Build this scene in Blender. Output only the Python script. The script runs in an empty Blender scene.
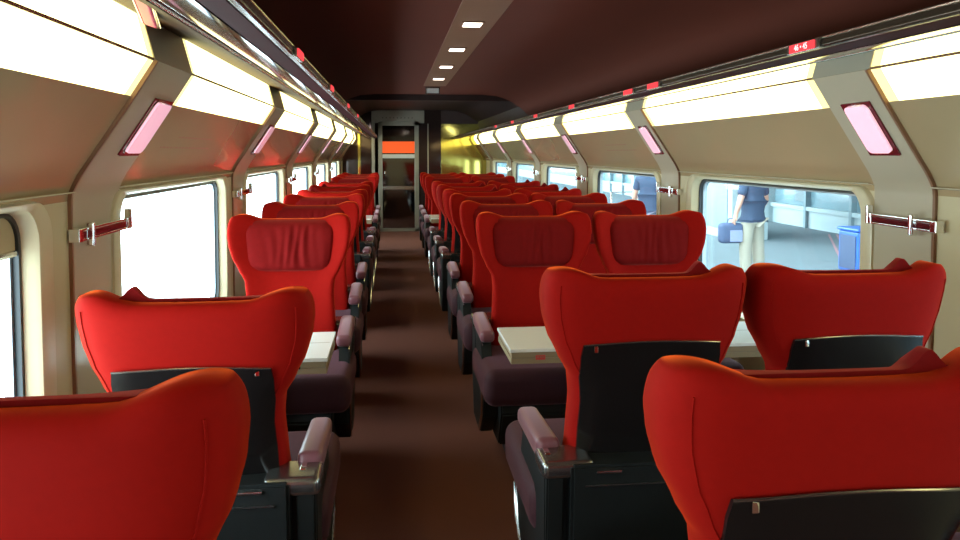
import bpy, bmesh, math, random
from mathutils import Vector, Matrix
random.seed(4)
C = bpy.context.scene.collection
S = bpy.context.scene
PI = math.pi

# ---------------------------------------------------------------- camera, world, exposure
F = 780.0; VX, VY = 393.0, 153.0
TH = math.atan((480 - VX) / F); PT = math.radians(3.0)
cd = bpy.data.cameras.new('camera'); cam = bpy.data.objects.new('camera', cd); C.objects.link(cam)
cd.sensor_width = 36; cd.lens = F * 36 / 960
fw = Vector((math.sin(TH) * math.cos(PT), math.cos(TH) * math.cos(PT), -math.sin(PT)))
cam.location = (0, 0, 1.5)
cam.rotation_euler = fw.to_track_quat('-Z', 'Y').to_euler()
_up = Vector((math.sin(TH) * math.sin(PT), math.cos(TH) * math.sin(PT), math.cos(PT)))
cy = VY + F * _up.y / fw.y
cd.shift_y = -(270 - cy) / 960.0
cd.clip_start = 0.02
S.camera = cam

W = bpy.data.worlds.new('overcast'); S.world = W; W.use_nodes = True
wn = W.node_tree.nodes; bg = wn['Background']
bg.inputs[0].default_value = (0.93, 0.97, 1.0, 1)
# overcast sky, brighter towards the sun side (left of the train)
_tc = wn.new('ShaderNodeTexCoord'); _sx = wn.new('ShaderNodeSeparateXYZ'); _mr = wn.new('ShaderNodeMapRange')
W.node_tree.links.new(_tc.outputs['Generated'], _sx.inputs[0]); W.node_tree.links.new(_sx.outputs['X'], _mr.inputs['Value'])
_mr.inputs['From Min'].default_value = -0.9; _mr.inputs['From Max'].default_value = 0.5
_mr.inputs['To Min'].default_value = 10.0; _mr.inputs['To Max'].default_value = 4.5
W.node_tree.links.new(_mr.outputs[0], bg.inputs[1])
S.view_settings.view_transform = 'Standard'; S.view_settings.look = 'None'
S.view_settings.gamma = 1.0; S.view_settings.use_curve_mapping = False
S.view_settings.exposure = 0.75
LAMP = 3.0        # strength of the wall lamps

# daylight portals are placed with the windows further down

# ---------------------------------------------------------------- materials
def mat(name, col, rough=0.5, metal=0.0, sheen=0.0, sheen_col=None, var=0.06, scale=40, coat=0.0, bump=0.0, emit=0, spec=0.5, sr=0.4):
    m = bpy.data.materials.new(name); m.use_nodes = True
    nt = m.node_tree; b = nt.nodes['Principled BSDF']
    tc = nt.nodes.new('ShaderNodeTexCoord'); no = nt.nodes.new('ShaderNodeTexNoise')
    no.inputs['Scale'].default_value = scale; no.inputs['Detail'].default_value = 3
    nt.links.new(tc.outputs['Object'], no.inputs['Vector'])
    mx = nt.nodes.new('ShaderNodeMixRGB'); mx.blend_type = 'MIX'
    nt.links.new(no.outputs['Fac'], mx.inputs['Fac'])
    mx.inputs['Color1'].default_value = [c * (1 - var) for c in col] + [1]
    mx.inputs['Color2'].default_value = [min(1, c * (1 + var)) for c in col] + [1]
    nt.links.new(mx.outputs[0], b.inputs['Base Color'])
    b.inputs['Roughness'].default_value = rough; b.inputs['Metallic'].default_value = metal
    b.inputs['Specular IOR Level'].default_value = spec
    if sheen:
        b.inputs['Sheen Weight'].default_value = sheen
        b.inputs['Sheen Roughness'].default_value = sr
        b.inputs['Sheen Tint'].default_value = list(sheen_col or (1, 1, 1)) + [1]
    if coat: b.inputs['Coat Weight'].default_value = coat; b.inputs['Coat Roughness'].default_value = 0.05
    if bump:
        bp = nt.nodes.new('ShaderNodeBump'); bp.inputs['Strength'].default_value = bump; bp.inputs['Distance'].default_value = 0.002
        nt.links.new(no.outputs['Fac'], bp.inputs['Height']); nt.links.new(bp.outputs[0], b.inputs['Normal'])
    if emit:
        b.inputs['Emission Color'].default_value = list(col) + [1]; b.inputs['Emission Strength'].default_value = emit
    return m
def emis(name, col, st):
    m = bpy.data.materials.new(name); m.use_nodes = True; nt = m.node_tree
    nt.nodes.remove(nt.nodes['Principled BSDF'])
    e = nt.nodes.new('ShaderNodeEmission'); e.inputs[0].default_value = list(col) + [1]; e.inputs[1].default_value = st
    nt.links.new(e.outputs[0], nt.nodes['Material Output'].inputs[0]); return m
def glass(name, tint, gloss=0.08, rough=0.02):
    m = bpy.data.materials.new(name); m.use_nodes = True; nt = m.node_tree
    nt.nodes.remove(nt.nodes['Principled BSDF'])
    t = nt.nodes.new('ShaderNodeBsdfTransparent'); t.inputs[0].default_value = list(tint) + [1]
    g = nt.nodes.new('ShaderNodeBsdfGlossy'); g.inputs['Roughness'].default_value = rough
    x = nt.nodes.new('ShaderNodeMixShader'); x.inputs[0].default_value = gloss
    nt.links.new(t.outputs[0], x.inputs[1]); nt.links.new(g.outputs[0], x.inputs[2])
    nt.links.new(x.outputs[0], nt.nodes['Material Output'].inputs[0]); return m

M = dict(
    red=mat('red_velvet', (0.29, 0.005, 0.003), 0.8, sheen=0.9, sr=0.3, sheen_col=(1, 0.13, 0.02), var=0.08, scale=60, spec=0.06),
    pillow=mat('crimson_velvet', (0.17, 0.005, 0.005), 0.8, sheen=0.3, sheen_col=(1, 0.16, 0.12), var=0.12, scale=50, spec=0.06),
    mauve=mat('mauve_velvet', (0.045, 0.012, 0.017), 0.7, sheen=0.28, sheen_col=(0.7, 0.35, 0.42), var=0.15, scale=90, spec=0.2),
    armpad=mat('mauve_arm_pad', (0.17, 0.055, 0.068), 0.38, sheen=0.5, sheen_col=(0.9, 0.65, 0.7), var=0.12, scale=120, spec=0.4),
    black=mat('black_plastic', (0.008, 0.006, 0.006), 0.25, var=0.1, spec=0.3),
    blackmatt=mat('black_housing', (0.009, 0.010, 0.010), 0.5, var=0.2, spec=0.3),
    steel=mat('brushed_steel', (0.62, 0.60, 0.56), 0.22, metal=1.0, var=0.05, scale=80),
    darksteel=mat('dark_steel', (0.30, 0.29, 0.28), 0.25, metal=0.95, var=0.1, scale=80),
    chrome=mat('chrome', (0.85, 0.83, 0.80), 0.08, metal=1.0, var=0.02),
    panel=mat('taupe_panel', (0.47, 0.35, 0.20), 0.2, var=0.03, scale=6, spec=0.6, coat=0.6),
    pillar=mat('grey_beige_pillar', (0.54, 0.47, 0.35), 0.25, var=0.03, scale=6),
    wall=mat('cream_wall', (0.60, 0.50, 0.30), 0.4, var=0.03, scale=5),
    surround=mat('cream_surround', (0.68, 0.58, 0.38), 0.35, var=0.02, scale=5),
    groove=mat('brown_groove', (0.26, 0.13, 0.07), 0.3, var=0.05),
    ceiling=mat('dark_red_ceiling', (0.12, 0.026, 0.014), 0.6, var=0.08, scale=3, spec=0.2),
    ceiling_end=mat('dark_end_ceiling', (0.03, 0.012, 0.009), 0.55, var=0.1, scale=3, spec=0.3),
    strip=mat('brown_light_strip', (0.22, 0.10, 0.055), 0.45, var=0.04, scale=5),
    carpet=mat('brown_carpet', (0.175, 0.064, 0.044), 0.95, var=0.35, scale=260, bump=0.6, sheen=0.1, sheen_col=(0.8, 0.4, 0.35), spec=0.1),
    gasket=mat('black_gasket', (0.015, 0.018, 0.022), 0.4, var=0.1),
    frame=mat('grey_window_frame', (0.33, 0.38, 0.42), 0.35, metal=0.4, var=0.05),
    blind=mat('gold_blind', (0.45, 0.36, 0.20), 0.5, var=0.05),
    glass=glass('window_glass', (0.80, 0.91, 0.93), 0.07),
    rackglass=mat('smoked_rack_glass', (0.10, 0.07, 0.06), 0.07, metal=0.75, var=0.05),
    underside=mat('brown_rack_underside', (0.045, 0.018, 0.007), 0.6, var=0.04, spec=0.08),
    rail=mat('dark_bronze_rail', (0.07, 0.045, 0.03), 0.25, metal=0.6, var=0.05),
    railedge=mat('pale_rail_edge', (0.75, 0.66, 0.5), 0.18, metal=0.9, var=0.03),
    lamp=emis('warm_diffuser', (1.0, 0.91, 0.40), LAMP),
    lampend=emis('warm_diffuser_end', (1.0, 0.86, 0.30), LAMP * 0.42),
    spot=emis('ceiling_spot_diffuser', (1.0, 0.86, 0.72), 3.0),
    lens=mat('pink_lens', (0.90, 0.50, 0.62), 0.12, var=0.04, coat=1.0, emit=0.62),
    lensframe=mat('crimson_lens_frame', (0.16, 0.012, 0.02), 0.2, var=0.05, coat=0.6),
    barred=mat('garnet_bar', (0.09, 0.012, 0.016), 0.08, var=0.1, coat=1.0),
    table=mat('white_table', (0.92, 0.92, 0.90), 0.2, var=0.01, scale=4),
    tableedge=mat('beige_table_edge', (0.30, 0.22, 0.13), 0.5, var=0.06, scale=20),
    tableseam=mat('brown_table_seam', (0.22, 0.16, 0.10), 0.6),
    logo=mat('red_mark', (0.62, 0.06, 0.05), 0.5),
    signred=emis('red_seat_sign', (0.95, 0.06, 0.07), 0.85),
    digits=emis('seat_sign_digits', (1.0, 0.62, 0.62), 1.3),
    whiteplastic=mat('white_plastic', (0.75, 0.73, 0.68), 0.4, var=0.02),
    bulkyellow=mat('olive_yellow_bulkhead', (0.45, 0.38, 0.085), 0.08, metal=0.8, var=0.04, scale=4),
    smoked=mat('smoked_partition', (0.06, 0.035, 0.03), 0.06, metal=0.55, var=0.1),
    endframe=mat('silver_beige_frame', (0.36, 0.33, 0.26), 0.3, metal=0.5, var=0.05),
    orange=mat('orange_reflection_glow', (0.78, 0.085, 0.010), 0.5, var=0.03, emit=0.5),  # reflected red put into the colour, with a glow of its own
    doorglass=glass('dark_door_glass', (0.10, 0.085, 0.08), 0.22, 0.05),
    vest=mat('vestibule_wall', (0.06, 0.03, 0.025), 0.5, var=0.1),
    platform=mat('grey_platform', (0.17, 0.21, 0.23), 0.85, var=0.06, scale=2),
    stwhite=mat('station_white', (0.36, 0.44, 0.46), 0.5, var=0.03, scale=2),
    stgrey=mat('station_blue_grey', (0.17, 0.25, 0.28), 0.5, var=0.05, scale=2),
    stdark=mat('station_grey', (0.16, 0.21, 0.23), 0.5, var=0.08, scale=2),
    stglass=mat('station_glazing', (0.17, 0.27, 0.31), 0.12, var=0.15, scale=1.5),
    blue=mat('bright_blue_plastic', (0.03, 0.12, 0.45), 0.35, var=0.05),
    green=emis('green_sign_light', (0.45, 1.0, 0.78), 1.6),
    skin=mat('skin', (0.56, 0.30, 0.22), 0.5, var=0.05), hair=mat('dark_hair', (0.04, 0.025, 0.02), 0.6, var=0.2, scale=120),
    navy=mat('navy_cloth', (0.035, 0.06, 0.11), 0.85, var=0.15, scale=50), khaki=mat('khaki_cloth', (0.34, 0.31, 0.25), 0.85, var=0.08, scale=50),
    greycloth=mat('grey_cloth', (0.17, 0.15, 0.2), 0.85, var=0.1, scale=50), shoe=mat('dark_shoe', (0.04, 0.04, 0.05), 0.5),
    bagblue=mat('slate_blue_bag', (0.06, 0.09, 0.17), 0.7, var=0.12, scale=60), baglight=mat('pale_bag_pocket', (0.25, 0.28, 0.42), 0.7, var=0.1),
    eye=mat('eye', (0.02, 0.02, 0.02), 0.2), lip=mat('lip', (0.42, 0.14, 0.12), 0.5),
    darklip=mat('garnet_rack_lip', (0.05, 0.006, 0.008), 0.55, var=0.1, spec=0.12),
    pinklight=mat('deep_pink_lens', (0.40, 0.05, 0.09), 0.4, var=0.03, emit=0.35, spec=0.1),
    faint=mat('faint_brown_print', (0.26, 0.13, 0.075), 0.7, spec=0.1),
    redpaint=mat('red_floor_paint', (0.5, 0.24, 0.26), 0.7),
)

# ---------------------------------------------------------------- mesh helpers
def link(name, me, m, parent=None):
    o = bpy.data.objects.new(name, me); C.objects.link(o)
    if m is not None:
        for x in (m if isinstance(m, (list, tuple)) else [m]): me.materials.append(x)
    if parent: o.parent = parent
    return o
def mesh(name, v, f, m, parent=None, smooth=True, ang=40):
    me = bpy.data.meshes.new(name); me.from_pydata([tuple(p) for p in v], [], f); me.update()
    bm = bmesh.new(); bm.from_mesh(me); bmesh.ops.recalc_face_normals(bm, faces=bm.faces)
    for e in bm.edges:
        if len(e.link_faces) == 2 and e.calc_face_angle(0) > math.radians(ang): e.smooth = False
    for fc in bm.faces: fc.smooth = smooth
    bm.to_mesh(me); bm.free()
    return link(name, me, m, parent)
def fromB(name, bm, m, parent=None, ang=40):
    bmesh.ops.recalc_face_normals(bm, faces=bm.faces)
    for e in bm.edges:
        if len(e.link_faces) == 2 and e.calc_face_angle(0) > math.radians(ang): e.smooth = False
    for fc in bm.faces: fc.smooth = True
    me = bpy.data.meshes.new(name); bm.to_mesh(me); bm.free()
    o = link(name, me, m, parent)
    if ang < 70: wm = o.modifiers.new('weighted', 'WEIGHTED_NORMAL'); wm.keep_sharp = True; wm.weight = 80
    return o
def addbox(bm, x0, x1, y0, y1, z0, z1, bev=0.0, seg=2):
    r = bmesh.ops.create_cube(bm, size=1.0)
    vs = r['verts']
    for v in vs: v.co = Vector(((x0 + x1) / 2 + v.co.x * (x1 - x0), (y0 + y1) / 2 + v.co.y * (y1 - y0), (z0 + z1) / 2 + v.co.z * (z1 - z0)))
    if bev:
        es = list({e for v in vs for e in v.link_edges})
        bmesh.ops.bevel(bm, geom=es, offset=bev, segments=seg, affect='EDGES', profile=0.5)
def box(name, x0, x1, y0, y1, z0, z1, m, parent=None, bev=0.0, seg=2):
    bm = bmesh.new(); addbox(bm, min(x0, x1), max(x0, x1), min(y0, y1), max(y0, y1), z0, z1, bev, seg); return fromB(name, bm, m, parent)
def prism(name, pts, axis, a0, a1, m, parent=None, bev=0.0, ang=30):
    """closed polygon pts (2-D) extruded along axis x / y / z from a0 to a1"""
    def P(p, a): return {'x': (a, p[0], p[1]), 'y': (p[0], a, p[1]), 'z': (p[0], p[1], a)}[axis]
    bm = bmesh.new()
    A = [bm.verts.new(P(p, a0)) for p in pts]; B = [bm.verts.new(P(p, a1)) for p in pts]
    bm.faces.new(A); bm.faces.new(B[::-1]); n = len(pts)
    for i in range(n): bm.faces.new((A[i], A[(i + 1) % n], B[(i + 1) % n], B[i]))
    if bev: bmesh.ops.bevel(bm, geom=list(bm.edges), offset=bev, segments=2, affect='EDGES')
    return fromB(name, bm, m, parent, ang)
def tube(name, pts, r, m, parent=None, n=8, cap=True):
    v = []; f = []; pts = [Vector(p) for p in pts]
    for i, p in enumerate(pts):
        d = (pts[min(i + 1, len(pts) - 1)] - pts[max(i - 1, 0)]).normalized()
        a = d.orthogonal().normalized() if i == 0 else (pa - d * pa.dot(d)).normalized()
        pa = a; b = d.cross(a)
        rr = r[i] if isinstance(r, (list, tuple)) else r
        for k in range(n): t = 2 * PI * k / n; v.append(p + (a * math.cos(t) + b * math.sin(t)) * rr)
    for i in range(len(pts) - 1):
        for k in range(n): f.append((i * n + k, i * n + (k + 1) % n, (i + 1) * n + (k + 1) % n, (i + 1) * n + k))
    if cap: f.append(tuple(range(n))); f.append(tuple(range((len(pts) - 1) * n, len(pts) * n)))
    return mesh(name, v, f, m, parent)
def slabline(name, prof, y0, y1, th, m, parent=None, side=1):
    """thin sheet following an (s, z) profile, extruded along y, thickness outward"""
    v = []; f = []; n = len(prof); nor = []
    for i in range(n):
        a = prof[max(i - 1, 0)]; b = prof[min(i + 1, n - 1)]
        d = Vector((b[0] - a[0], b[1] - a[1])).normalized(); nor.append((-d.y, d.x))
    for yy in (y0, y1):
        for i, (s, z) in enumerate(prof): v.append((XC + side * s, yy, z))
        for i, (s, z) in enumerate(prof): v.append((XC + side * (s + nor[i][0] * th), yy, z + nor[i][1] * th))
    for i in range(n - 1):
        f.append((i, i + 1, 2 * n + i + 1, 2 * n + i)); f.append((n + i, n + i + 1, 3 * n + i + 1, 3 * n + i))
        f.append((i, i + 1, n + i + 1, n + i)); f.append((2 * n + i, 2 * n + i + 1, 3 * n + i + 1, 3 * n + i))
    f.append((0, n, 3 * n, 2 * n)); f.append((n - 1, 2 * n - 1, 4 * n - 1, 3 * n - 1))
    return mesh(name, v, f, m, parent, ang=50)
def empty(name, loc=(0, 0, 0), rz=0):
    o = bpy.data.objects.new(name, None); C.objects.link(o); o.location = loc; o.rotation_euler = (0, 0, rz); o.empty_display_size = 0.1; return o
def tag(o, label, cat, group=None):
    o['label'] = label; o['category'] = cat
    if group: o['group'] = group
    elif 'group' in o: del o['group']
    return o
def struct(o): o['kind'] = 'structure'; return o
def copy_tree(o, parent=None):
    c = o.copy(); C.objects.link(c)
    if parent: c.parent = parent
    for ch in list(o.children): copy_tree(ch, c)
    return c
def interp(t, tab):
    if t <= tab[0][0]: return tab[0][1]
    for (a, va), (b, vb) in zip(tab, tab[1:]):
        if t <= b: k = (t - a) / (b - a); k = k * k * (3 - 2 * k) * 0.5 + k * 0.5; return va + (vb - va) * k
    return tab[-1][1]

# ---------------------------------------------------------------- shell of the carriage
XC = 0.425; HW = 1.375          # centre line, half width
YB, YE = -2.6, 15.0             # rear end, far end wall
BAY0, PITCH = 2.41, 2.34
BAYS = [BAY0 + PITCH * k for k in range(-2, 6)]    # groove positions
WZ0, WZ1 = 0.655, 1.352
WY0, WY1 = 0.41, 2.11
KINK = [(HW, 1.358), (1.372, 1.383), (1.360, 1.41), (1.345, 1.437)]
CREASE = (1.121, 1.775); LAMPB = (1.190, 1.668)
UPT = (1.152, 1.90); UNDI = (0.864, 1.783)
AX = lambda side, s: XC + side * s

struct(box('floor', AX(-1, HW + .08), AX(1, HW + .08), YB, 17.2, -0.1, 0.0, M['carpet']))
# ceiling: flat middle falling away to the sides behind the racks
cp = [(0.0, 2.185), (0.62, 2.185), (0.80, 2.17), (0.95, 2.12), (1.08, 2.04), (1.20, 1.93), (1.24, 1.90)]
full = [(-s, z) for s, z in cp[::-1]] + cp[1:]
def sheet(name, prof, y0, y1, th, m, parent=None):
    pts = [(XC + s, z) for s, z in prof] + [(XC + s, z + th) for s, z in prof[::-1]]
    return prism(name, pts, 'y', y0, y1, m, parent, ang=30)
struct(sheet('ceiling', full, YB, 9.2, 0.05, M['ceiling']))
cp2 = [(s, z + 0.13) for s, z in cp[:4]] + [(1.20, 2.1), (1.24, 1.9)]
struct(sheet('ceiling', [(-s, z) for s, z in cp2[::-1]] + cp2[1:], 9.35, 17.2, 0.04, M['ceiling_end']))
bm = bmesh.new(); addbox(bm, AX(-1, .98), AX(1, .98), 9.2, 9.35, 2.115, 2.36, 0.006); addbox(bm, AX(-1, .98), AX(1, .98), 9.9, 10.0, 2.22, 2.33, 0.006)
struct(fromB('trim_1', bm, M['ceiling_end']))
struct(box('trim_2', XC - .112, XC + .112, YB, 7.95, 2.176, 2.187, M['strip'], bev=0.003))

def rounded(y0, y1, z0, z1, r, n=6):
    pts = []
    for cyy, czz, a0 in ((y1 - r, z1 - r, 0), (y0 + r, z1 - r, 90), (y0 + r, z0 + r, 180), (y1 - r, z0 + r, 270)):
        for k in range(n + 1): a = math.radians(a0 + 90 * k / n); pts.append((cyy + r * math.cos(a), czz + r * math.sin(a)))
    return pts
def ring(name, loops, m, parent=None, ang=50):
    """loops: list of (x, pts(y,z)) joined into a strip, closed at the back"""
    v = []; f = []; n = len(loops[0][1])
    for x, pts in loops:
        for p in pts: v.append((x, p[0], p[1]))
    L = len(loops)
    for i in range(L - 1):
        for k in range(n): f.append((i * n + k, i * n + (k + 1) % n, (i + 1) * n + (k + 1) % n, (i + 1) * n + k))
    return mesh(name, v, f, m, parent, ang=ang)

wn_i = 0
for side, nm in ((-1, 'wall_left'), (1, 'wall_right')):
    xi = AX(side, HW); xo = AX(side, HW + 0.07)
    v = []; f = []
    bm = bmesh.new()
    def wb(y0, y1, z0, z1): addbox(bm, min(xi, xo), max(xi, xo), y0, y1, z0, z1)
    wb(YB, 17.2, -0.02, WZ0 - .03); wb(YB, 17.2, WZ1 + .02, 1.95)
    e = YB
    for b in BAYS:
        a = b + WY0 - .03; c = b + WY1 + .03
        if a > 14.3: continue
        wb(e, a, WZ0 - .03, WZ1 + .02); e = c
    wb(e, 17.2, WZ0 - .03, WZ1 + .02)
    struct(fromB(nm, bm, M['wall']))
    for b in BAYS:
        y0 = b + WY0; y1 = b + WY1
        if y0 > 14: continue
        wn_i += 1
        w = struct(empty('window_%d' % wn_i, (xi, (y0 + y1) / 2, WZ0)))
        off = Vector(w.location)
        def L(x, p): return (AX(side, x) - off.x, [(q[0] - off.y, q[1] - off.z) for q in p])
        R = rounded
        ring('surround', [L(HW + .001, R(y0 - .085, y1 + .085, WZ0 - .09, WZ1 + .022, .10)), L(HW - .014, R(y0 - .083, y1 + .083, WZ0 - .088, WZ1 + .020, .10)),
                          L(HW - .018, R(y0 - .075, y1 + .075, WZ0 - .08, WZ1 + .016, .095)), L(HW - .012, R(y0 - .008, y1 + .008, WZ0 - .008, WZ1 + .006, .10)),
                          L(HW + .0, R(y0, y1, WZ0, WZ1, .09)), L(HW + .035, R(y0 + .01, y1 - .01, WZ0 + .01, WZ1 - .006, .08))], M['surround'], w)
        ring('gasket', [L(HW + .035, R(y0, y1, WZ0, WZ1, .085)), L(HW + .028, R(y0 + .008, y1 - .008, WZ0 + .01, WZ1 - .006, .08)), L(HW + .028, R(y0 + .022, y1 - .022, WZ0 + .024, WZ1 - .016, .072)), L(HW + .055, R(y0 + .022, y1 - .022, WZ0 + .024, WZ1 - .016, .072))], M['gasket'], w)
        ring('frame', [L(HW + .045, R(y0 + .02, y1 - .02, WZ0 + .022, WZ1 - .014, .07)), L(HW + .045, R(y0 + .034, y1 - .034, WZ0 + .036, WZ1 - .024, .06)), L(HW + .068, R(y0 + .034, y1 - .034, WZ0 + .036, WZ1 - .024, .06))], M['frame'], w)
        p = R(y0 + .01, y1 - .01, WZ0 + .01, WZ1 - .008, .07); n = len(p); x1 = AX(side, HW + .058) - off.x; x2 = AX(side, HW + .064) - off.x
        vv = [(x1, q[0] - off.y, q[1] - off.z) for q in p] + [(x2, q[0] - off.y, q[1] - off.z) for q in p]
        mesh('pane', vv, [tuple(range(n)), tuple(range(2 * n - 1, n - 1, -1))] + [(k, (k + 1) % n, n + (k + 1) % n, n + k) for k in range(n)], M['glass'], w)
        if side == -1 and b == BAYS[1]:
            bl = box('blind', min(0, -side * 0) + AX(side, HW + .036) - off.x, AX(side, HW + .05) - off.x, y0 - off.y + .02, y1 - off.y - .02, WZ1 - .115 - off.z, WZ1 - .01 - off.z, M['blind'], w, .003)
            tube('blind_bar', [(AX(side, HW + .036) - off.x, y0 - off.y + .03, WZ1 - .115 - off.z), (AX(side, HW + .036) - off.x, y1 - off.y - .03, WZ1 - .115 - off.z)], .009, M['steel'], w)
        # daylight portal just outside the pane
        ld = bpy.data.lights.new('daylight_portal', 'AREA'); ld.shape = 'RECTANGLE'; ld.size = .62; ld.size_y = 1.6
        ld.cycles.is_portal = True
        lo = bpy.data.objects.new('daylight_portal', ld); C.objects.link(lo)
        lo.location = (AX(side, HW + .10), (y0 + y1) / 2, (WZ0 + WZ1) / 2); lo.rotation_euler = (0, side * PI / 2, 0)

# end wall behind the camera
struct(box('wall_back', AX(-1, HW + .07), AX(1, HW + .07), YB - .06, YB, -.02, 2.3, M['panel']))

# ---- upper wall panels, pillars, grooves, lamps per bay
ti = [2]
def trim(o): ti[0] += 1; o.name = 'trim_%d' % ti[0]; return struct(o)
def lerp2(a, b, t): return (a[0] + (b[0] - a[0]) * t, a[1] + (b[1] - a[1]) * t)
ORD = ['just ahead of the viewer', 'second along', 'third along', 'fourth along', 'fifth along', 'farthest along']
lampR = lampL = None
for side in (-1, 1):
    sd = 'left' if side < 0 else 'right'
    g0 = BAYS[0]
    for bi, b in enumerate(BAYS):
        if b > 14.5: continue
        pw = .34 if side > 0 else .42          # pillar width
        e = min(b + PITCH, YE)
        prof = KINK[::-1]                      # from slope down to the wall
        prof = [CREASE, LAMPB] + [KINK[3], KINK[2], KINK[1], KINK[0]]
        # pillar panel: from crease down to the floor, slightly proud
        pp = [(s - .006, z - .003) for s, z in [CREASE, LAMPB] + KINK[::-1]] + [(HW - .006, 0.0)]
        trim(slabline('trim', pp, b + .012, b + pw - .012 if True else 0, .006, M['pillar'], side=side))
        # flat panel above the window
        trim(slabline('trim', [LAMPB] + KINK[::-1], b + pw, e, .006, M['panel'], side=side))
        trim(slabline('trim', [(KINK[1][0] - .022, KINK[1][1]), (KINK[1][0] + .0, KINK[1][1] - .004)], b + pw, e, .004, M['pillar'], side=side))
        # groove
        gp = [(s - .010, z - .005) for s, z in [UPT, CREASE, LAMPB] + KINK[::-1]] + [(HW - .010, 0.0)]
        trim(slabline('trim', gp[1:], b - .006, b + .006, .012, M['groove'], side=side))
        # upper slope of the pillar
        trim(slabline('trim', [(UPT[0] - .002, UPT[1]), (CREASE[0] - .004, CREASE[1] - .001)], b - .01, b + pw, .006, M['pillar'], side=side))
        # lamp
        y0 = b + pw; y1 = b + 2.33
        if y1 > YE: y1 = YE
        if y0 < YE - .3:
            L_ = empty('wall_lamp', (AX(side, CREASE[0]), (y0 + y1) / 2, CREASE[1])); o0 = Vector(L_.location)
            def part(nm, pr, a, c, mt):
                o = slabline(nm, pr, a, c, .008, mt, side=side); o.parent = L_
                for q in o.data.vertices: q.co = q.co - o0
                return o
            g = .003
            ee = .05
            for nm, pr in (('lower_diffuser', [(CREASE[0] + .003, CREASE[1] - .004), LAMPB]), ('upper_diffuser', [UPT, (CREASE[0] + .002, CREASE[1] + .005)])):
                d = part(nm, pr, y0 + ee, y1 - ee, M['lamp'])
                for a, c in ((y0, y0 + ee), (y1 - ee, y1)):
                    q = part('diffuser_end', pr, a, c, M['lampend']); q.parent = d
            part('ridge_strip', [(CREASE[0] - .001, CREASE[1] + .004), (CREASE[0] - .001, CREASE[1] - .004)], y0, y1, M['groove'])
            k = round((b - BAY0) / PITCH)
            wh = {-2: 'behind the viewer', -1: 'nearest, cut by the picture edge', 0: 'nearest one seen whole', 1: 'second one seen whole', 2: 'third one seen whole', 3: 'fourth one seen whole', 4: 'fifth one seen whole', 5: 'farthest'}[k]
            tag(L_, 'glowing V-shaped lamp above %s windows, %s' % (sd, wh), 'lamp', 'wall lamps above the %s windows' % sd)
        # reading light on the pillar
        if b < 12.5 and b > 1:
            ya, yb = (b + .075, b + .245) if side > 0 else (b + .19, b + .385)
            k = round((b - BAY0) / PITCH)
            t0, t1 = .245, .72
            A = lerp2(CREASE, (HW, 1.39), t0); Bq = lerp2(CREASE, (HW, 1.39), t1)
            nx, nz = Vector((Bq[1] - A[1], -(Bq[0] - A[0]))).normalized()
            if nx > 0: nx, nz = -nx, -nz
            rl = empty('reading_light', (AX(side, A[0]), ya, A[1])); o0 = Vector(rl.location)
            sk = .02 * side
            def quadprism(nm, t_a, t_b, m0, m1, dz0, dz1, mt, rr, par):
                # rounded outline in (t along slope, y)
                ln = math.hypot(Bq[0] - A[0], Bq[1] - A[1])
                pts = rounded(m0, m1, t_a * ln, t_b * ln, rr, 4); V = []; 
                for dz in (dz0, dz1):
                    sh = 0 if dz == dz0 else .003
                    for (yy, tt) in pts:
                        s = A[0] + (Bq[0] - A[0]) * tt / ln; z = A[1] + (Bq[1] - A[1]) * tt / ln
                        V.append(Vector((AX(side, s + nx * dz), yy, z + nz * dz)) - o0)
                n = len(pts)
                return mesh(nm, V, [tuple(range(n)), tuple(range(2 * n - 1, n - 1, -1))] + [(q, (q + 1) % n, n + (q + 1) % n, n + q) for q in range(n)], mt, par)
            quadprism('light_frame', 0, 1, ya, yb, .0055, .013, M['lensframe'], .004, rl)
            quadprism('lens', .05, .93, ya + .022, yb - .018, .013, .022, M['lens'], .022, rl)
            quadprism('lens_rim', .025, .955, ya + .014, yb - .012, .012, .016, M['chrome'], .026, rl)
            tag(rl, 'pink reading light in crimson frame, %s pillars, %s' % (sd, {0: 'nearest to the viewer', 1: 'second from the viewer', 2: 'third from the viewer', 3: 'fourth from the viewer', 4: 'fifth from the viewer'}[k]), 'light', 'reading lights on the %s pillars' % sd)
            # coat rail
            ha, hb = (b - .06, b + .33) if side > 0 else (b - .03, b + .43)
            xh = AX(side, HW - .03); zc = 1.257
            cr = empty('coat_rail', (AX(side, HW - .006), (ha + hb) / 2, zc)); o0 = Vector(cr.location)
            P = lambda x, y, z: (x - o0.x, y - o0.y, z - o0.z)
            box('bar', *(lambda a, c: (a[0] - .006, a[0] + .006, a[1], c[1], -.013, .013))(P(xh, ha + .02, 0), P(xh, hb - .02, 0)), M['barred'], cr, .003)
            for zz in (.0155, -.0155): box('bar_edge', *(lambda a, c: (a[0] - .007, a[0] + .007, a[1], c[1], zz - .003, zz + .003))(P(xh, ha + .02, 0), P(xh, hb - .02, 0)), M['chrome'], cr, .001)
            for q in (ha + .01, hb - .03):
                a = P(xh, q, 0); bx2 = AX(side, HW - .005) - o0.x
                box('bracket', min(a[0] - .008 * 1, bx2), max(a[0] + .008, bx2), a[1], a[1] + .03, -.020, .020, M['chrome'], cr, .003)
            a = P(AX(side, HW - .048), b + .07, 0)
            bm = bmesh.new(); addbox(bm, min(a[0], a[0] + side * .03), max(a[0], a[0] + side * .03), a[1] - .009, a[1] + .009, -.04, .035, .006, 3); fromB('hook', bm, M['chrome'], cr)
            a = P(AX(side, HW - .045), hb - .012, 0)
            bm = bmesh.new(); addbox(bm, min(a[0], a[0] + side * .025), max(a[0], a[0] + side * .025), a[1] - .008, a[1] + .006, -.02, .05, .004, 2); fromB('end_hook', bm, M['chrome'], cr)
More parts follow.
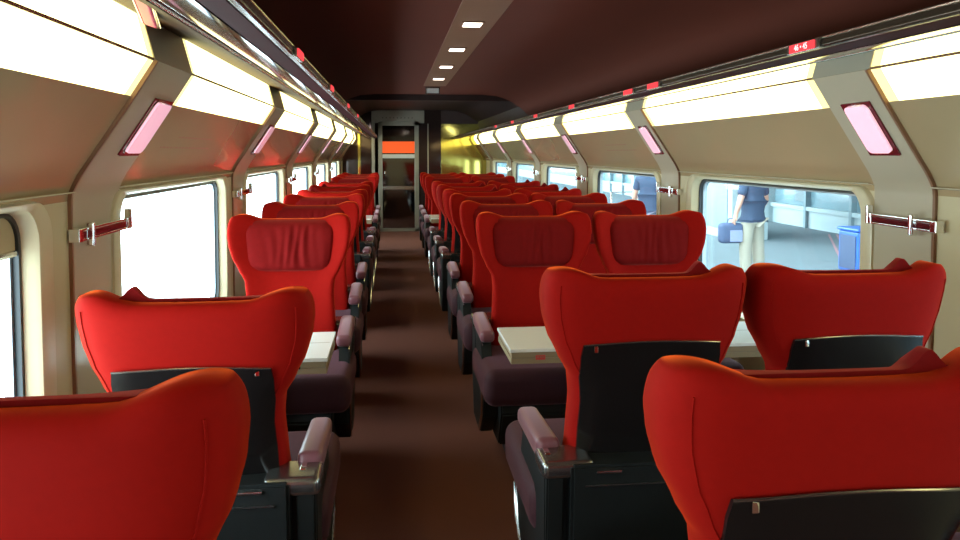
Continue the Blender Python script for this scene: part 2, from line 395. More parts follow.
            tag(cr, 'chrome and garnet coat rail, %s wall pillars, %s' % (sd, {0: 'nearest to the viewer', 1: 'second from the viewer', 2: 'third from the viewer', 3: 'fourth from the viewer', 4: 'fifth from the viewer'}[k]), 'coat hook', 'coat rails on the %s pillars' % sd)

for side, b in ((-1, BAY0), (1, BAY0 + PITCH)):
    bm = bmesh.new(); rnd = random.Random(3)
    for row, (t, ya, yb) in enumerate(((.50, .95, 1.30), (.62, .78, 1.35), (.74, .62, 1.35))):
        y = b + ya
        while y < b + yb:
            w = rnd.uniform(.015, .05); s, z = lerp2(CREASE, (KINK[3][0], KINK[3][1]), t); s2, z2 = lerp2(CREASE, (KINK[3][0], KINK[3][1]), t + .018)
            q = [bm.verts.new((AX(side, a - .0008), yy, c - .0006)) for a, c, yy in ((s, z, y), (s, z, y + w), (s2, z2, y + w), (s2, z2, y))]; bm.faces.new(q); y += w + .012
    trim(fromB('trim', bm, M['faint']))

# ---- luggage racks
for side in (-1, 1):
    sd = 'left' if side < 0 else 'right'
    r = empty('luggage_rack', (AX(side, 1.0), 6.0, 1.79)); o0 = Vector(r.location)
    def rp(nm, pr, mt, a=YB + .02, c=14.95, th=.008, par=r):
        o = slabline(nm, pr, a, c, th, mt, side=side); o.parent = par
        for q in o.data.vertices: q.co = q.co - o0
        return o
    rp('underside_panel', [(UPT[0] + .01, UPT[1] + .012), (1.0, 1.856), UNDI], M['underside'])
    rp('glass_shelf', [(.855, 1.787), (.815, 1.776), (.775, 1.777)], M['rackglass'], th=.006)
    rp('dark_lip', [(.773, 1.779), (.73, 1.786)], M['darklip'], th=.006)
    pts = [(AX(side, UNDI[0]) - o0.x, YB + .02 - o0.y, UNDI[1] - .002 - o0.z), (AX(side, UNDI[0]) - o0.x, 14.9 - o0.y, UNDI[1] - .002 - o0.z)]
    tube('shelf_edge', pts, .0045, M['railedge'], r)
    rl = box('front_rail', AX(side, .730) - o0.x, AX(side, .705) - o0.x, YB + .02 - o0.y, 14.9 - o0.y, 1.780 - o0.z, 1.808 - o0.z, M['rail'], r, .008, 3)
    tube('rail_edge', [(AX(side, .706) - o0.x, YB + .02 - o0.y, 1.806 - o0.z), (AX(side, .706) - o0.x, 14.9 - o0.y, 1.806 - o0.z)], .003, M['railedge'], rl)
    rp('shelf_top', [(1.24, 1.925), (1.0, 1.875), (.73, 1.806)], M['blackmatt'])
    tag(r, 'dark glossy luggage rack running the length of the %s side, above the lamps' % sd, 'luggage rack')
    # seat number signs on the rail
    sy = [2.055, 3.30, 3.66, 4.85, 6.1, 7.3, 8.5] if side > 0 else [2.38, 3.6, 4.9, 6.2]
    for i, y in enumerate(sy):
        sg = empty('seat_number_sign', (AX(side, .703), y, 1.779)); 
        box('sign_body', -.006, .006, -.085, .085, -.001, .026, M['darksteel'], sg, .003)
        ff = box('sign_face', -side * .010, -side * .006, -.065, .065, .001, .024, M['signred'], sg, .001)
        wh = ['nearest of all', 'second along', 'third along', 'fourth along', 'fifth along', 'sixth along', 'farthest'][i] if side > 0 else ['nearest of all', 'second along', 'third along', 'farthest'][i]
        lab = 'small red lit seat number sign on the %s luggage rack rail, %s' % (sd, wh)
        tag(sg, lab, 'sign', 'seat number signs on the %s rail' % sd)
        if side > 0 and i == 0:
            cu = bpy.data.curves.new('digits', 'FONT'); cu.body = '46 \u2022 45'; cu.size = .024; cu.align_x = 'CENTER'; cu.extrude = .0003
            to = bpy.data.objects.new('tmp', cu); C.objects.link(to); bpy.context.view_layer.update()
            me = bpy.data.meshes.new_from_object(to.evaluated_get(bpy.context.evaluated_depsgraph_get())); bpy.data.objects.remove(to)
            t = link('digits', me, M['digits'], ff); t.location = (-.0108, 0, .005); t.rotation_euler = (PI / 2, 0, -PI / 2)

# slim pink light set into the underside of the left rack
ul = empty('reading_light', (-.590, 1.98, 1.853))
box('light_frame', -.026, .026, -.26, .26, -.008, .0, M['lensframe'], ul, .004); box('lens', -.017, .017, -.24, .24, -.012, -.006, M['pinklight'], ul, .006, 3)
ul.rotation_euler = (0, math.radians(19), math.radians(13.5)); tag(ul, 'slim pink light set into the underside of the left luggage rack', 'light')

# ceiling downlights
for i, y in enumerate([2.05, 3.06, 4.10, 5.10, 6.12, 7.12]):
    dl = empty('ceiling_light', (XC - .008, y, 2.176))
    box('frame', -.060, .060, -.075, .075, -.006, .0, M['strip'], dl, .002)
    box('diffuser', -.048, .048, -.060, .060, -.010, -.004, M['spot'], dl, .003)
    wh = ['nearest, out of the top of the view', 'over the first table bay', 'second in view', 'third in view', 'fourth in view', 'farthest along the strip'][i]
    tag(dl, 'small lit ceiling lamp, %s' % wh, 'ceiling light', 'ceiling lamps in the strip')
pb = empty('ceiling_display', (XC - .01, 8.15, 2.185)); box('housing', -.075, .075, -.02, .02, -.075, .0, M['darksteel'], pb, .004); box('face', -.062, .062, -.024, -.019, -.065, -.015, M['whiteplastic'], pb, .002)
tag(pb, 'small grey box hanging from the ceiling at the end of the light strip', 'box')

# ---- far end: bulkheads, door
DX0, DX1 = -.275, .49
def bulk(n, x0, x1, z0, z1, m): return struct(box(n, x0, x1, YE, YE + .05, z0, z1, m, bev=.003))
bulk('wall_end_left', AX(-1, HW), -.34, 0, 2.4, M['smoked'])
bulk('wall_end_right', .92, AX(1, HW), 0, 2.06, M['bulkyellow'])
bulk('wall_end_middle', .50, .92, 0, 2.4, M['smoked'])
bulk('wall_end_top', .92, AX(1, HW), 2.06, 2.4, M['vest'])
trim(box('trim', -.40, -.34, YE - .06, YE + .05, 0, 2.1, M['endframe'], bev=.006))
trim(box('trim', -.66, -.61, YE - .06, YE, 0, 2.0, M['bulkyellow'], bev=.006))
trim(box('trim', .66, .68, YE - .03, YE, 0, 2.06, M['endframe'], bev=.004))
hd = struct(box('wall_end_header', -.40, .60, YE - .02, YE + .05, 2.07, 2.31, M['endframe'], bev=.004))
bm = bmesh.new()
for k in range(9): addbox(bm, -.20 + k * .07, -.18 + k * .07, YE - .026, YE - .018, 2.16, 2.175)
o = fromB('vent_dots', bm, M['vest'], hd)
struct(box('wall_end_above', AX(-1, HW), AX(1, HW), YE + .05, YE + .1, 2.31, 2.5, M['vest']))
dr = struct(empty('door_1', (.107, YE, 0)))
bm = bmesh.new(); addbox(bm, -.385, -.305, -.03, .05, 0, 2.10, .006); addbox(bm, .305, .385, -.03, .05, 0, 2.10, .006); addbox(bm, -.385, .385, -.03, .05, 2.02, 2.10, .006); addbox(bm, -.385, .385, -.03, .05, 0, .06, .006)
fromB('door_frame', bm, M['endframe'], dr)
box('door_pane', -.31, .31, .0, .012, .05, 2.03, M['doorglass'], dr)
box('reflection_band', -.305, .305, -.006, .0, 1.50, 1.72, M['orange'], dr)  # self-lit strip standing in for a red reflection in the door glass
box('upper_bar', -.305, .305, -.02, .02, 1.40, 1.475, M['whiteplastic'], dr, .004)
box('handle_bar', -.305, .305, -.02, .02, .80, .87, M['steel'], dr, .004)
box('door_lock', -.27, -.24, -.02, .0, 1.10, 1.15, M['chrome'], dr, .003)
# vestibule beyond
struct(box('wall_vestibule_left', -.55, -.5, YE + .05, 17.2, 0, 2.4, M['vest'])); struct(box('wall_vestibule_right', .75, .8, YE + .05, 17.2, 0, 2.4, M['vest']))
struct(box('wall_vestibule_end', AX(-1, HW), AX(1, HW), 17.2, 17.26, 0, 2.5, M['vest']))

# ---------------------------------------------------------------- seats
WTAB = [(.44, .215), (.58, .228), (.70, .216), (.82, .210), (.88, .215), (.94, .246), (1.00, .273), (1.06, .288), (1.115, .294), (1.165, .293), (1.21, .286)]
FTAB = [(.44, .0), (.70, .0), (.90, .005), (1.05, .015), (1.20, .015)]      # rear face, curl at the edge
GTAB = [(.44, .03), (.60, .05), (.80, .075), (.92, .10), (1.02, .145), (1.10, .160), (1.20, .130)]   # front face, depth of the wings
TTAB = [(.44, .055), (.8, .045), (1.0, .042), (1.2, .042)]
def lean(z, rec): return -(z - .50) * (.17 + rec)
def ztop(u):
    a = min(1, max(0, (abs(u) - .45) / .38)); return 1.172 + .026 * a * a * (3 - 2 * a) - .010 * max(0, (abs(u) - .85) / .15) ** 2
def backmesh(rec):
    N = 72; LV = 36; v = []; f = []
    for j in range(LV + 1):
        vv = j / LV; vv = 1 - (1 - vv) ** 1.35
        for i in range(N):
            a = 2 * PI * i / N; c, s_ = math.cos(a), math.sin(a)
            u = math.copysign(abs(c) ** .5, c); tt = math.copysign(abs(s_) ** .62, s_)
            zt = ztop(u); z = .46 + (zt - .46) * vv
            top = max(0, (vv - .93) / .07); k = math.sqrt(max(0, 1 - top * top * .97))
            w = interp(z, WTAB) * (1 - .035 * top ** 2)
            t = interp(z, TTAB) * (.25 + .75 * k if top else 1) * (1 - .10 * abs(u) ** 4)
            x = u * w; mm = (tt + 1) / 2; y = lean(z, rec) + (interp(z, FTAB) * (1 - mm) + interp(z, GTAB) * mm) * abs(u) ** 3.2 + tt * t
            if tt > 0 and z > .85: y -= .012 * math.sin(min(1, (z - .85) / .3) * PI) * (1 - abs(u) ** 2)
            v.append((x, y, z))
    for j in range(LV):
        for i in range(N): f.append((j * N + i, j * N + (i + 1) % N, (j + 1) * N + (i + 1) % N, (j + 1) * N + i))
    f.append(tuple(range(N)))
    # cap with strips joining front and back
    b = LV * N
    for i in range(N // 2 - 1 + 1):
        p, q = i, (N - i) % N; p2, q2 = i + 1, N - i - 1
        if p == q: f.append((b + p, b + p2, b + q2))
        elif p2 == q2: f.append((b + p, b + p2, b + q))
        else: f.append((b + p, b + p2, b + q2, b + q))
    return v, f
def yback(u, z, rec):
    c = min(1, u * u); tt = -(math.sqrt(max(0, 1 - c * c)) ** .62); mm = (tt + 1) / 2
    return lean(z, rec) + (interp(z, FTAB) * (1 - mm) + interp(z, GTAB) * mm) * abs(u) ** 3.2 + tt * interp(z, TTAB) * (1 - .10 * abs(u) ** 4)
def shellw(z): 
    w = min(interp(z, WTAB) - .018, .198)
    if z > .955: w *= 1 - .09 * min(1, (z - .955) / .045) ** 3
    return w
def grid_slab(nm, fn, fn2, nu, nv, m, par, ang=40):
    v = []; f = []
    for g in (fn, fn2):
        for j in range(nv + 1):
            for i in range(nu + 1): v.append(g(-1 + 2 * i / nu, j / nv))
    K = (nu + 1) * (nv + 1); I = lambda i, j: j * (nu + 1) + i
    for j in range(nv):
        for i in range(nu):
            q = (I(i, j), I(i + 1, j), I(i + 1, j + 1), I(i, j + 1)); f.append(q); f.append(tuple(K + k for k in q[::-1]))
    for j in range(nv):
        for i in (0, nu): f.append((I(i, j), I(i, j + 1), K + I(i, j + 1), K + I(i, j)))
    for i in range(nu):
        for j in (0, nv): f.append((I(i, j), I(i + 1, j), K + I(i + 1, j), K + I(i, j)))
    return mesh(nm, v, f, m, par, ang=ang)
def make_seat(arm_side, rec=0.0, zk=1.0, inner=False, ear=True):
    """seat facing +y, origin on the floor below the base of its back; arm_side = side of the aisle arm"""
    t = empty('train_seat')
    v, f = backmesh(rec); bk = mesh('backrest', v, f, M['red'], t, ang=80)
    # piping seam round the wings
    for sgn in (-1, 1):
        pts = []
        for k in range(18):
            z = .60 + .555 * k / 17; w = interp(z, WTAB); u = sgn * .88
            pts.append((u * w, yback(u, z, rec) - .001, z))
        tube('wing_seam', pts, .0022, M['red'], bk, 5)
    # head pillow with pleats
    def pf(a, b):
        bb = b * 2 - 1; z = 1.052 + bb * .122; 
        rr = (abs(a) ** 5 + abs(bb) ** 5); d = max(0, 1 - rr) ** .55
        x = a * .208 * (1 + .05 * bb); u = min(1, abs(x) / .298)
        pl = (.0042 * math.sin(a * 31 + 1.6 * math.sin(bb * 1.9 + a * 5)) + .003 * math.sin(a * 17 - 2.0 * bb + 1)) * (1 - abs(bb) ** 3) * (.12 + .88 * math.exp(-((a + .2) * 2.1) ** 2))
        zz = z - (.0 if ear else .012) + .006 * max(0, bb) + .030 * max(0, bb) ** 3 * math.exp(-((-a * arm_side - .66) / .10) ** 2) * (1.1 if ear else 0)
        return (x, lean(z, rec) + interp(z, GTAB) * u ** 3.2 * .8 + .036 + .050 * d + pl * d, zz)
    def pb_(a, b):
        p = pf(a, b); bb = b * 2 - 1; z = 1.052 + bb * .122; return (p[0], lean(z, rec) + .02, p[2])
    grid_slab('head_pillow', pf, pb_, 56, 18, M['pillow'], t, ang=70)
    # black rear shell
    def sf(u, vv): z = .44 + (.984 - .44) * vv + .010 * (1 - u * u) * vv; w = shellw(z); x = u * w; return (x, yback(x / interp(z, WTAB), z, rec) - .010, z)
    def sb(u, vv): p = sf(u, vv); return (p[0], p[1] + .016, p[2])
    sh = grid_slab('rear_shell', sf, sb, 14, 16, M['black'], t)
    tube('shell_trim', [(lambda p: (p[0], p[1] + .001, p[2] + .001))(sf(-1 + 2 * k / 20, 1)) for k in range(21)], .0028, M['darksteel'], sh, 6)
    box('latch', arm_side * .160 - .006, arm_side * .160 + .006, sf(.9, .95)[1] - .008, sf(.9, .95)[1] + .002, .965, .985, M['chrome'], sh, .002)
    # seat cushion
    bm = bmesh.new(); cw = .318 if not inner else .275
    addbox(bm, -.275 if arm_side > 0 else -cw, cw if arm_side > 0 else .275, -.02, .56, .385, .54, .052, 5)
    for q in bm.verts:
        if q.co.y > .3 and q.co.z > .47: q.co.z += .012
        if q.co.z > .48: q.co.z -= .015 * (1 - min(1, abs(q.co.x) / .2))
    fromB('seat_cushion', bm, M['mauve'], t, ang=80)
    # base housing
    bs = prism('base_housing', [(-.17, .66), (-.06, .66), (.02, .44), (.46, .40), (.48, .33), (.38, .16), (-.10, .14), (-.15, .30)], 'x', -.235, .235, M['blackmatt'], t, .008)
    box('housing_line', -.20, .20, -.176, -.170, .605, .609, M['darksteel'], bs)
    prism('pedestal', [(-.06, .15), (.28, .15), (.24, 0.0), (-.02, 0.0)], 'x', -.16, .16, M['blackmatt'], t, .006)
    # arms
    for sgn in (-1, 1):
        big = sgn == arm_side and not inner
        xa = sgn * .275 if big else sgn * .262
        wd = .034 if big else .020
        bm = bmesh.new(); addbox(bm, xa - wd, xa + wd, -.05, .312, .626, .694, .020 if big else .015, 4)
        for q in bm.verts:
            k = min(1, max(0, (q.co.y + .05) / .36)); q.co.z -= .010 * k * k
            if q.co.y > .26 and q.co.z > .66: q.co.z -= .012
        fromB('arm_pad', bm, M['armpad'], t, 80)
        prism('arm_panel', [(-.15, .640), (.24, .628), (.30, .50), (.40, .40), (.36, .28), (.20, .16), (-.06, .16), (-.13, .36)], 'x', xa - wd * .72, xa + wd * .72, M['blackmatt'], t, .005)
        if big:
            for off, rr in ((.0, .0055), (.035, .0045)):
                tube('arm_trim', [(sgn * .306, .30 - off, .44), (sgn * .306, .37 - off, .395), (sgn * .304, .34 - off, .28), (sgn * .300, .20 - off, .17)], rr, M['steel'], t, 6)
            prism('side_cover', [(-.13, .62), (.0, .60), (.05, .44), (.40, .42), (.36, .28), (.20, .16), (-.06, .16), (-.13, .36)], 'x', sgn * .236, sgn * .302, M['blackmatt'], t, .006)
            tube('arm_edge', [(sgn * .296, .0, .62), (sgn * .296, .24, .615), (sgn * .296, .285, .60)], .004, M['steel'], t, 6)
            # steel bracket behind the arm, holding the foot of the wing
            bm = bmesh.new(); addbox(bm, min(sgn * .165, sgn * .312), max(sgn * .165, sgn * .312), -.155, -.02, .615, .668, .018, 3)
            fromB('arm_bracket', bm, M['darksteel'], t)
            box('bracket_button', xa - .02, xa - .004, -.10, -.05, .666, .671, M['chrome'], t, .002)
            # red foot of the wing
            box('recline_lever', min(sgn * .10, sgn * .17), max(sgn * .10, sgn * .17), -.180, -.168, .640, .648, M['steel'], t, .002)
    if zk != 1.0:
        for o in t.children_recursive:
            if o.name.split('.')[0] in ('backrest', 'wing_seam', 'head_pillow', 'rear_shell', 'shell_trim', 'latch'):
                for q in o.data.vertices:
                    if q.co.z > .62: q.co.z = .62 + (q.co.z - .62) * zk
    return t
protoA = {}      # keyed by (arm_side, recline)
def seat(x, yo, facing, aisle_sign, label, group, rec=0.0, rz=0.0, zk=1.0, inner=False, ear=False):
    """facing +1 = looks away from the viewer. aisle_sign: world side of the aisle seen from the seat"""
    arm = aisle_sign * facing
    key = (arm, rec, zk, inner, ear)
    if key not in protoA: protoA[key] = o = make_seat(arm, rec, zk, inner, ear)
    else: o = copy_tree(protoA[key])
    o.location = (x, yo, 0); o.rotation_euler = (0, 0, (0 if facing > 0 else PI) + rz)
    tag(o, label, 'seat', group)
    return o
# rows: (origin of the seat, facing)
ROWS = [(1.24, 1), (2.18, 1), (3.87, -1), (4.83, -1), (5.73, -1), (6.60, 1), (7.52, 1), (8.48, 1), (10.20, -1), (11.15, -1), (12.10, -1)]
LR = [(1.15, 1), (2.15, 1), (3.86, -1), (4.85, -1), (5.78, -1), (6.65, 1), (7.58, 1), (8.52, 1), (10.22, -1), (11.18, -1), (12.12, -1)]
POS = ['in the nearest row', 'in the second row', 'behind the nearest white table', 'in the fourth row', 'in the fifth row', 'in the sixth row', 'in the seventh row', 'in the eighth row', 'in the ninth row', 'in the tenth row', 'in the farthest row']
def org(y, fc): return y
ZK = [(1.0, 1.0), (1.0, .92)]
for i, (y, fc) in enumerate(ROWS):
    how = 'seen from behind' if fc > 0 else 'facing the viewer'
    zk, rc = (.955 if i == 0 else .972 if i == 1 else 1.0), 0.0
    seat(.708, org(y, fc), fc, -1, 'red winged seat right of the aisle %s, %s' % (POS[i], how), 'aisle-side seats right of the aisle', rc, 0, zk, False, fc > 0)
    seat(1.314, org(y, fc), fc, -1, 'red winged seat beside right window %s, %s' % (POS[i], how), 'window-side seats on the right', rc, 0, zk, True, fc > 0)
for i, (y, fc) in enumerate(LR):
    how = 'seen from behind' if fc > 0 else 'facing the viewer'
    zk, rc = (.92, .07) if i == 1 else (1.0, 0.0)
    seat(-.503, org(y, fc), fc, 1, 'single red seat left of the aisle %s, %s' % (POS[i], how), 'single seats left of the aisle', rc, 0, zk, False, fc > 0)

# ---------------------------------------------------------------- tables
def table(x0, x1, y0, y1, label, logo):
    t = empty('folding_table', ((x0 + x1) / 2, (y0 + y1) / 2, 0)); cx, cyy = t.location.x, t.location.y
    X0, X1, Y0, Y1 = x0 - cx, x1 - cx, y0 - cyy, y1 - cyy
    tp = box('table_top', X0, X1, Y0, Y1, .727, .742, M['table'], t, .003)
    bm = bmesh.new(); addbox(bm, X0 + .006, X1 - .006, Y0 + .004, Y1 - .004, .706, .7265, .001); addbox(bm, X0 + .004, X1 - .004, Y0 + .002, Y1 - .002, .682, .704, .001)
    lf = fromB('lower_leaf', bm, M['tableedge'], t)
    box('edge_seam', X0 + .007, X1 - .007, Y0 + .006, Y1 - .006, .7035, .7065, M['tableseam'], lf)
    box('fold_line', X0 + .25 * (X1 - X0), X1 - .01, .02, .023, .7415, .7425, M['tableseam'], tp)
    if logo:
        lg = box('logo', X0 + .10, X0 + .138, Y0 - .0005, Y0 + .004, .697, .715, M['logo'], lf, .001)
        for k in range(3): box('logo_line', X0 + .104 + k * .011, X0 + .112 + k * .011, Y0 - .0012, Y0 + .001, .707, .710, M['tableedge'], lg)
    else:
        box('latch', X1 - .13, X1 - .10, Y0 - .002, Y0 + .004, .702, .711, M['black'], lf, .001)
    prism('support', [(-.03, .682), (.03, .682), (.022, 0), (-.022, 0)], 'y', -.14, .14, M['darksteel'], t, .006)
    for w in (-1, 1): pass
    tag(t, label, 'table'); return t
tr_ = table(.447, 1.775, 2.95, 3.33, 'white folding table between the facing pairs of seats right of the aisle, nearest', True)
tl_ = table(-.925, -.245, 2.90, 3.33, 'white folding table between the two nearest facing single seats on the left', False)
table(.437, 1.775, 9.08, 9.58, 'far white folding table between the facing pairs of seats on the right', True)
table(-.925, -.247, 9.08, 9.58, 'far white folding table between facing single seats on the left', False)

# ---------------------------------------------------------------- outside on the right: platform
PZ = -.32
struct(box('platform', 2.3, 14, -6, 95, PZ - .3, PZ, M['platform']))
bm = bmesh.new()
addbox(bm, 10, 10.2, 3, 95, PZ, .12)              # kick wall
struct(fromB('wall_station', bm, M['stwhite']))
struct(box('wall_station_glazing', 10.05, 10.15, 3, 95, .12, 4.2, M['stglass']))
for z0, z1, mm in ((.10, .20, 'stwhite'), (.80, .92, 'stgrey'), (1.5, 1.75, 'stwhite')):
    trim(box('trim', 9.93, 10.1, 3, 95, z0, z1, M[mm]))
st = [6.5 + 1.9 * k for k in range(18)]
for k, y in enumerate(st):
    big = (k % 3 == 1)
    w = .16 if big else .05
    trim(box('trim', 9.80 if big else 9.92, 10.06, y - w, y + w, PZ, 4.2, M['stwhite' if big else 'stgrey']))
struct(box('ceiling_added_canopy', 4.4, 14, -6, 95, 4.2, 4.4, M['stwhite']))  # unseen canopy, added to hold back sky light over the platform
for y in (9, 16, 23, 30):  # beams under the added canopy, also out of view
    trim(box('trim', 5.5, 13.5, y, y + .25, 3.9, 4.2, M['stgrey']))
struct(box('wall_station_end', 2.3, 14, 95, 95.2, PZ, 4.4, M['stgrey']))
for k in range(9): trim(box('trim', 2.35, 2.75, 24 + 6 * k, 24.4 + 6 * k, PZ, 4.2, M['stgrey']))
# notices behind the glazing
for k, (y, z, w, h_, mm) in enumerate([(13.2, .48, .55, .34, 'stwhite'), (15.2, .45, .45, .26, 'stwhite'), (17.9, .42, .5, .3, 'stdark'), (19.8, .46, .6, .3, 'stwhite'), (24.0, .45, .8, .3, 'stdark'), (28, .5, .7, .5, 'stwhite')]):
    tag(box('notice_board', 9.94, 10.04, y, y + w, z - .1, z + h_, M[mm], bev=.01), '%s notice board on the station glazing, %s' % ('pale' if mm == 'stwhite' else 'dark grey', ['nearest the train front window', 'second from the near end', 'beyond the thick white post', 'in the middle of the wall', 'seen past the person in navy', 'farthest along'][k]), 'notice board', 'boards on the station glazing')
kb = empty('station_kiosk', (7.35, 16.6, PZ)); box('kiosk_body', -.35, .45, -1.1, 1.1, 0, 3.2, M['stwhite'], kb, .02); box('kiosk_panel', -.37, -.34, -.9, .9, .2, 2.6, M['stgrey'], kb, .01)
box('kiosk_side_panel', -.2, .3, -1.12, -1.09, .2, 2.6, M['stwhite'], kb, .01)
tag(kb, 'pale blue-white station kiosk column standing on the platform', 'kiosk')
es = empty('exit_light', (7.13, 15.44, .93)); box('sign_housing', -.16, .16, -.03, .03, 0, .34, M['stwhite'], es, .01); box('sign_panel', -.12, .12, -.036, -.03, .05, .29, M['green'], es)
tag(es, 'small green-white lit sign on the station kiosk', 'sign')
bn = empty('blue_bin', (7.0, 10.9, PZ))
box('bin_body', -.26, .30, -.26, .26, .05, .66, M['blue'], bn, .03, 3); box('bin_lid', -.28, .32, -.28, .28, .66, .71, M['blue'], bn, .02); box('side_panel', -.275, -.258, -.2, .2, .1, .60, M['bagblue'], bn, .004)
for q in ((-.2, -.2), (.22, -.2), (-.2, .2), (.22, .2)):
    tube('wheel', [(q[0] - .02, q[1], .045), (q[0] + .02, q[1], .045)], .045, M['shoe'], bn, 12)
tag(bn, 'bright blue wheeled bin standing on the platform by the window edge', 'bin')
v = [(7.05, 11.5, PZ + .004), (7.09, 11.48, PZ + .004), (9.71, 16.41, PZ + .004), (9.67, 16.43, PZ + .004)]
trim(mesh('trim', v + [(x, y, PZ - .01) for x, y, z in v], [(0, 1, 2, 3), (7, 6, 5, 4), (0, 1, 5, 4), (1, 2, 6, 5), (2, 3, 7, 6), (3, 0, 4, 7)], M['redpaint']))
v2 = [(x + .16, y - .05, z) for x, y, z in v]
trim(mesh('trim', v2 + [(x, y, PZ - .01) for x, y, z in v2], [(0, 1, 2, 3), (7, 6, 5, 4), (0, 1, 5, 4), (1, 2, 6, 5), (2, 3, 7, 6), (3, 0, 4, 7)], M['redpaint']))
# luggage trolley farther along the platform
lt = empty('luggage_trolley', (4.7, 14.4, PZ), .3)
box('tray', -.35, .35, -.5, .5, .22, .27, M['logo'], lt, .01); box('side_rail', -.37, -.34, -.5, .5, .27, .75, M['logo'], lt, .01)
box('front_panel', -.36, .36, -.52, -.49, .27, .85, M['logo'], lt, .01); tube('handle', [(-.3, .5, .25), (-.3, .58, 1.05), (.3, .58, 1.05), (.3, .5, .25)], .02, M['steel'], lt)
for q in ((-.28, -.38), (.28, -.38), (-.28, .38), (.28, .38)): tube('wheel', [(q[0] - .025, q[1], .1), (q[0] + .025, q[1], .1)], .1, M['shoe'], lt, 14)
tag(lt, 'red luggage trolley on the platform seen through the second right window', 'trolley')
for k, (dx, dy, w, lab) in enumerate([(-.12, -.15, .2, 'white parcel on the red luggage trolley, front one'), (.12, .15, .16, 'narrow white parcel on the red luggage trolley, rear one')]):
    pc = tag(box('parcel', -w / 2, w / 2, -.15, .15, 0, .55, M['whiteplastic'], bev=.02), lab, 'parcel'); pc.location = (4.7 + dx, 14.4 + dy, PZ + .27); pc.rotation_euler = (0, 0, .3)

# ---------------------------------------------------------------- people
def skinmesh(name, verts, edges, m, parent=None, sub=2):
    me = bpy.data.meshes.new(name); me.from_pydata([v[:3] for v in verts], edges, [])
    o = link(name, me, m, parent)
    md = o.modifiers.new('skin', 'SKIN'); md.use_smooth_shade = True
    for i, v in enumerate(verts):
        sv = me.skin_vertices[0].data[i]; r = v[3]; sv.radius = r if isinstance(r, tuple) else (r, r)
    me.skin_vertices[0].data[0].use_root = True
    sb = o.modifiers.new('sub', 'SUBSURF'); sb.levels = sub; sb.render_levels = sub
    dg = bpy.context.evaluated_depsgraph_get(); bpy.context.view_layer.update(); dg.update()
    me2 = bpy.data.meshes.new_from_object(o.evaluated_get(dg)); o.modifiers.clear(); o.data = me2
    for p in me2.polygons: p.use_smooth = True
    return o
def ell(name, c, r, m, parent, n=16):
    bm = bmesh.new(); bmesh.ops.create_uvsphere(bm, u_segments=n, v_segments=n // 2 + 2, radius=1)
    for q in bm.verts: q.co = Vector((c[0] + q.co.x * r[0], c[1] + q.co.y * r[1], c[2] + q.co.z * r[2]))
    return fromB(name, bm, m, parent, 90)
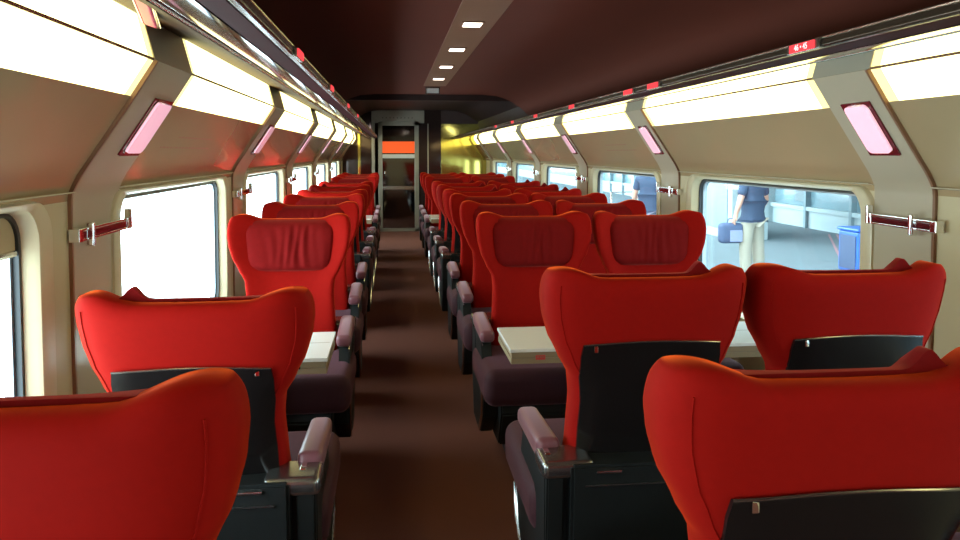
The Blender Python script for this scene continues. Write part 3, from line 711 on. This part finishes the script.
def person(loc, rz, top, legs, label, la, ra):
    """figure facing -y; la / ra = elbow, wrist of the arms at -x / +x"""
    t = empty('person', loc, rz)
    V = [(0, 0, .96, (.15, .10))]; E = []
    def chain(start, pts):
        p = start
        for q in pts: V.append(q); E.append((p, len(V) - 1)); p = len(V) - 1
        return p
    ch = chain(0, [(0, .0, 1.10, (.135, .10)), (0, .0, 1.28, (.165, .11)), (0, .01, 1.40, (.13, .09))])
    nk = chain(ch, [(0, .0, 1.49, .055), (0, -.015, 1.56, .062), (0, -.02, 1.63, (.075, .092)), (0, -.012, 1.70, (.072, .088)), (0, -.01, 1.745, (.045, .06))])
    hands = []
    for sg, (el, wr) in ((-1, la), (1, ra)):
        sh = chain(ch, [(sg * .17, .01, 1.39, .062)])
        wv = Vector(wr); ev = Vector(el); d = (wv - ev).normalized(); hp = wv + d * .06
        w = chain(sh, [(*el, .042), (*wr, .027), (*hp, (.035, .022))])
        side = Vector((0, 1, 0)) if abs(d.z) > .5 else Vector((0, 0, 1))
        for k in range(4):
            b0 = hp + d * .02 + side * (.027 - .018 * k); ln = (.065, .075, .07, .055)[k]
            chain(w, [(*b0, .011), (*(b0 + d * ln * .5 + Vector((sg * -.012, 0, 0))), .009), (*(b0 + d * ln * .8 + Vector((sg * -.035, 0, 0))), .008)])
        b0 = wv + side * -.0 + d * .025
        chain(w - 1, [(*(b0 + side * .035), .011), (*(b0 + side * .05 + d * .035), .009)])
    for sg in (-1, 1):
        chain(0, [(sg * .10, 0, .86, .085), (sg * .115, -.01, .50, .055), (sg * .12, .02, .10, .038), (sg * .125, -.10, .04, .04)])
    body = skinmesh('body', V, E, M['skin'], t)
    # nose, ears, eyes, mouth, hair
    ell('nose', (0, -.118, 1.62), (.012, .02, .022), M['skin'], t, 10); 
    for sg in (-1, 1):
        ell('ear', (sg * .078, -.01, 1.63), (.010, .018, .030), M['skin'], t, 10); ell('eye', (sg * .030, -.104, 1.648), (.012, .008, .007), M['eye'], t, 10)
    ell('mouth', (0, -.102, 1.585), (.024, .008, .006), M['lip'], t, 10)
    ell('hair', (0, .012, 1.695), (.088, .105, .075), M['hair'], t)
    # shirt
    V = [(0, 0, 1.00, (.175, .125))]; E = []
    c2 = chain(0, [(0, 0, .88, (.178, .132)), ]); c3 = chain(0, [(0, 0, 1.14, (.165, .122)), (0, 0, 1.28, (.185, .13)), (0, .01, 1.41, (.14, .10)), (0, .005, 1.455, (.07, .07))])
    for sg, (el, wr) in ((-1, la), (1, ra)):
        e2 = Vector((sg * .17, .01, 1.39)).lerp(Vector(el), .72)
        chain(c3 - 1, [(sg * .175, .01, 1.385, .078), (*e2, .066)])
    skinmesh('shirt', V, E, M[top], t)
    V = [(0, 0, .96, (.15, .115))]; E = []
    for sg in (-1, 1): chain(0, [(sg * .09, 0, .82, .10), (sg * .120, -.01, .50, .092), (sg * .124, .02, .09, .082)])
    skinmesh('trousers', V, E, M[legs], t)
    for sg in (-1, 1):
        bm = bmesh.new(); addbox(bm, sg * .125 - .048, sg * .125 + .048, -.20, .075, 0, .085, .03, 3); fromB('shoe', bm, M['shoe'], t)
    tag(t, label, 'person'); return t
person((5.05, 10.5, PZ), math.radians(200), 'navy', 'khaki', 'person in navy polo shirt and khaki trousers on the platform, holding a bag',
       ((-.28, -.02, 1.14), (-.27, -.14, .98)), ((.27, .02, 1.13), (.30, -.03, .93)))
person((4.15, 12.3, PZ), math.radians(150), 'navy', 'greycloth', 'person in dark blue top on the platform beyond the second right window',
       ((-.25, .0, 1.12), (-.24, -.10, .90)), ((.25, .0, 1.12), (.26, -.08, .90)))
bg_ = empty('hand_bag', (4.72, 10.49, PZ + .55))
bm = bmesh.new(); addbox(bm, -.17, .17, -.08, .08, 0, .29, .06, 4); fromB('bag_body', bm, M['bagblue'], bg_, 70)
box('front_pocket', -.04, .14, -.095, -.075, .03, .19, M['baglight'], bg_, .008)
tube('handle', [(-.05, 0, .275), (-.03, 0, .34), (0.0, 0, .355), (.03, 0, .34), (.05, 0, .275)], .009, M['bagblue'], bg_)
tag(bg_, 'slate blue bag with a pale pocket held by the person in khaki trousers', 'bag')
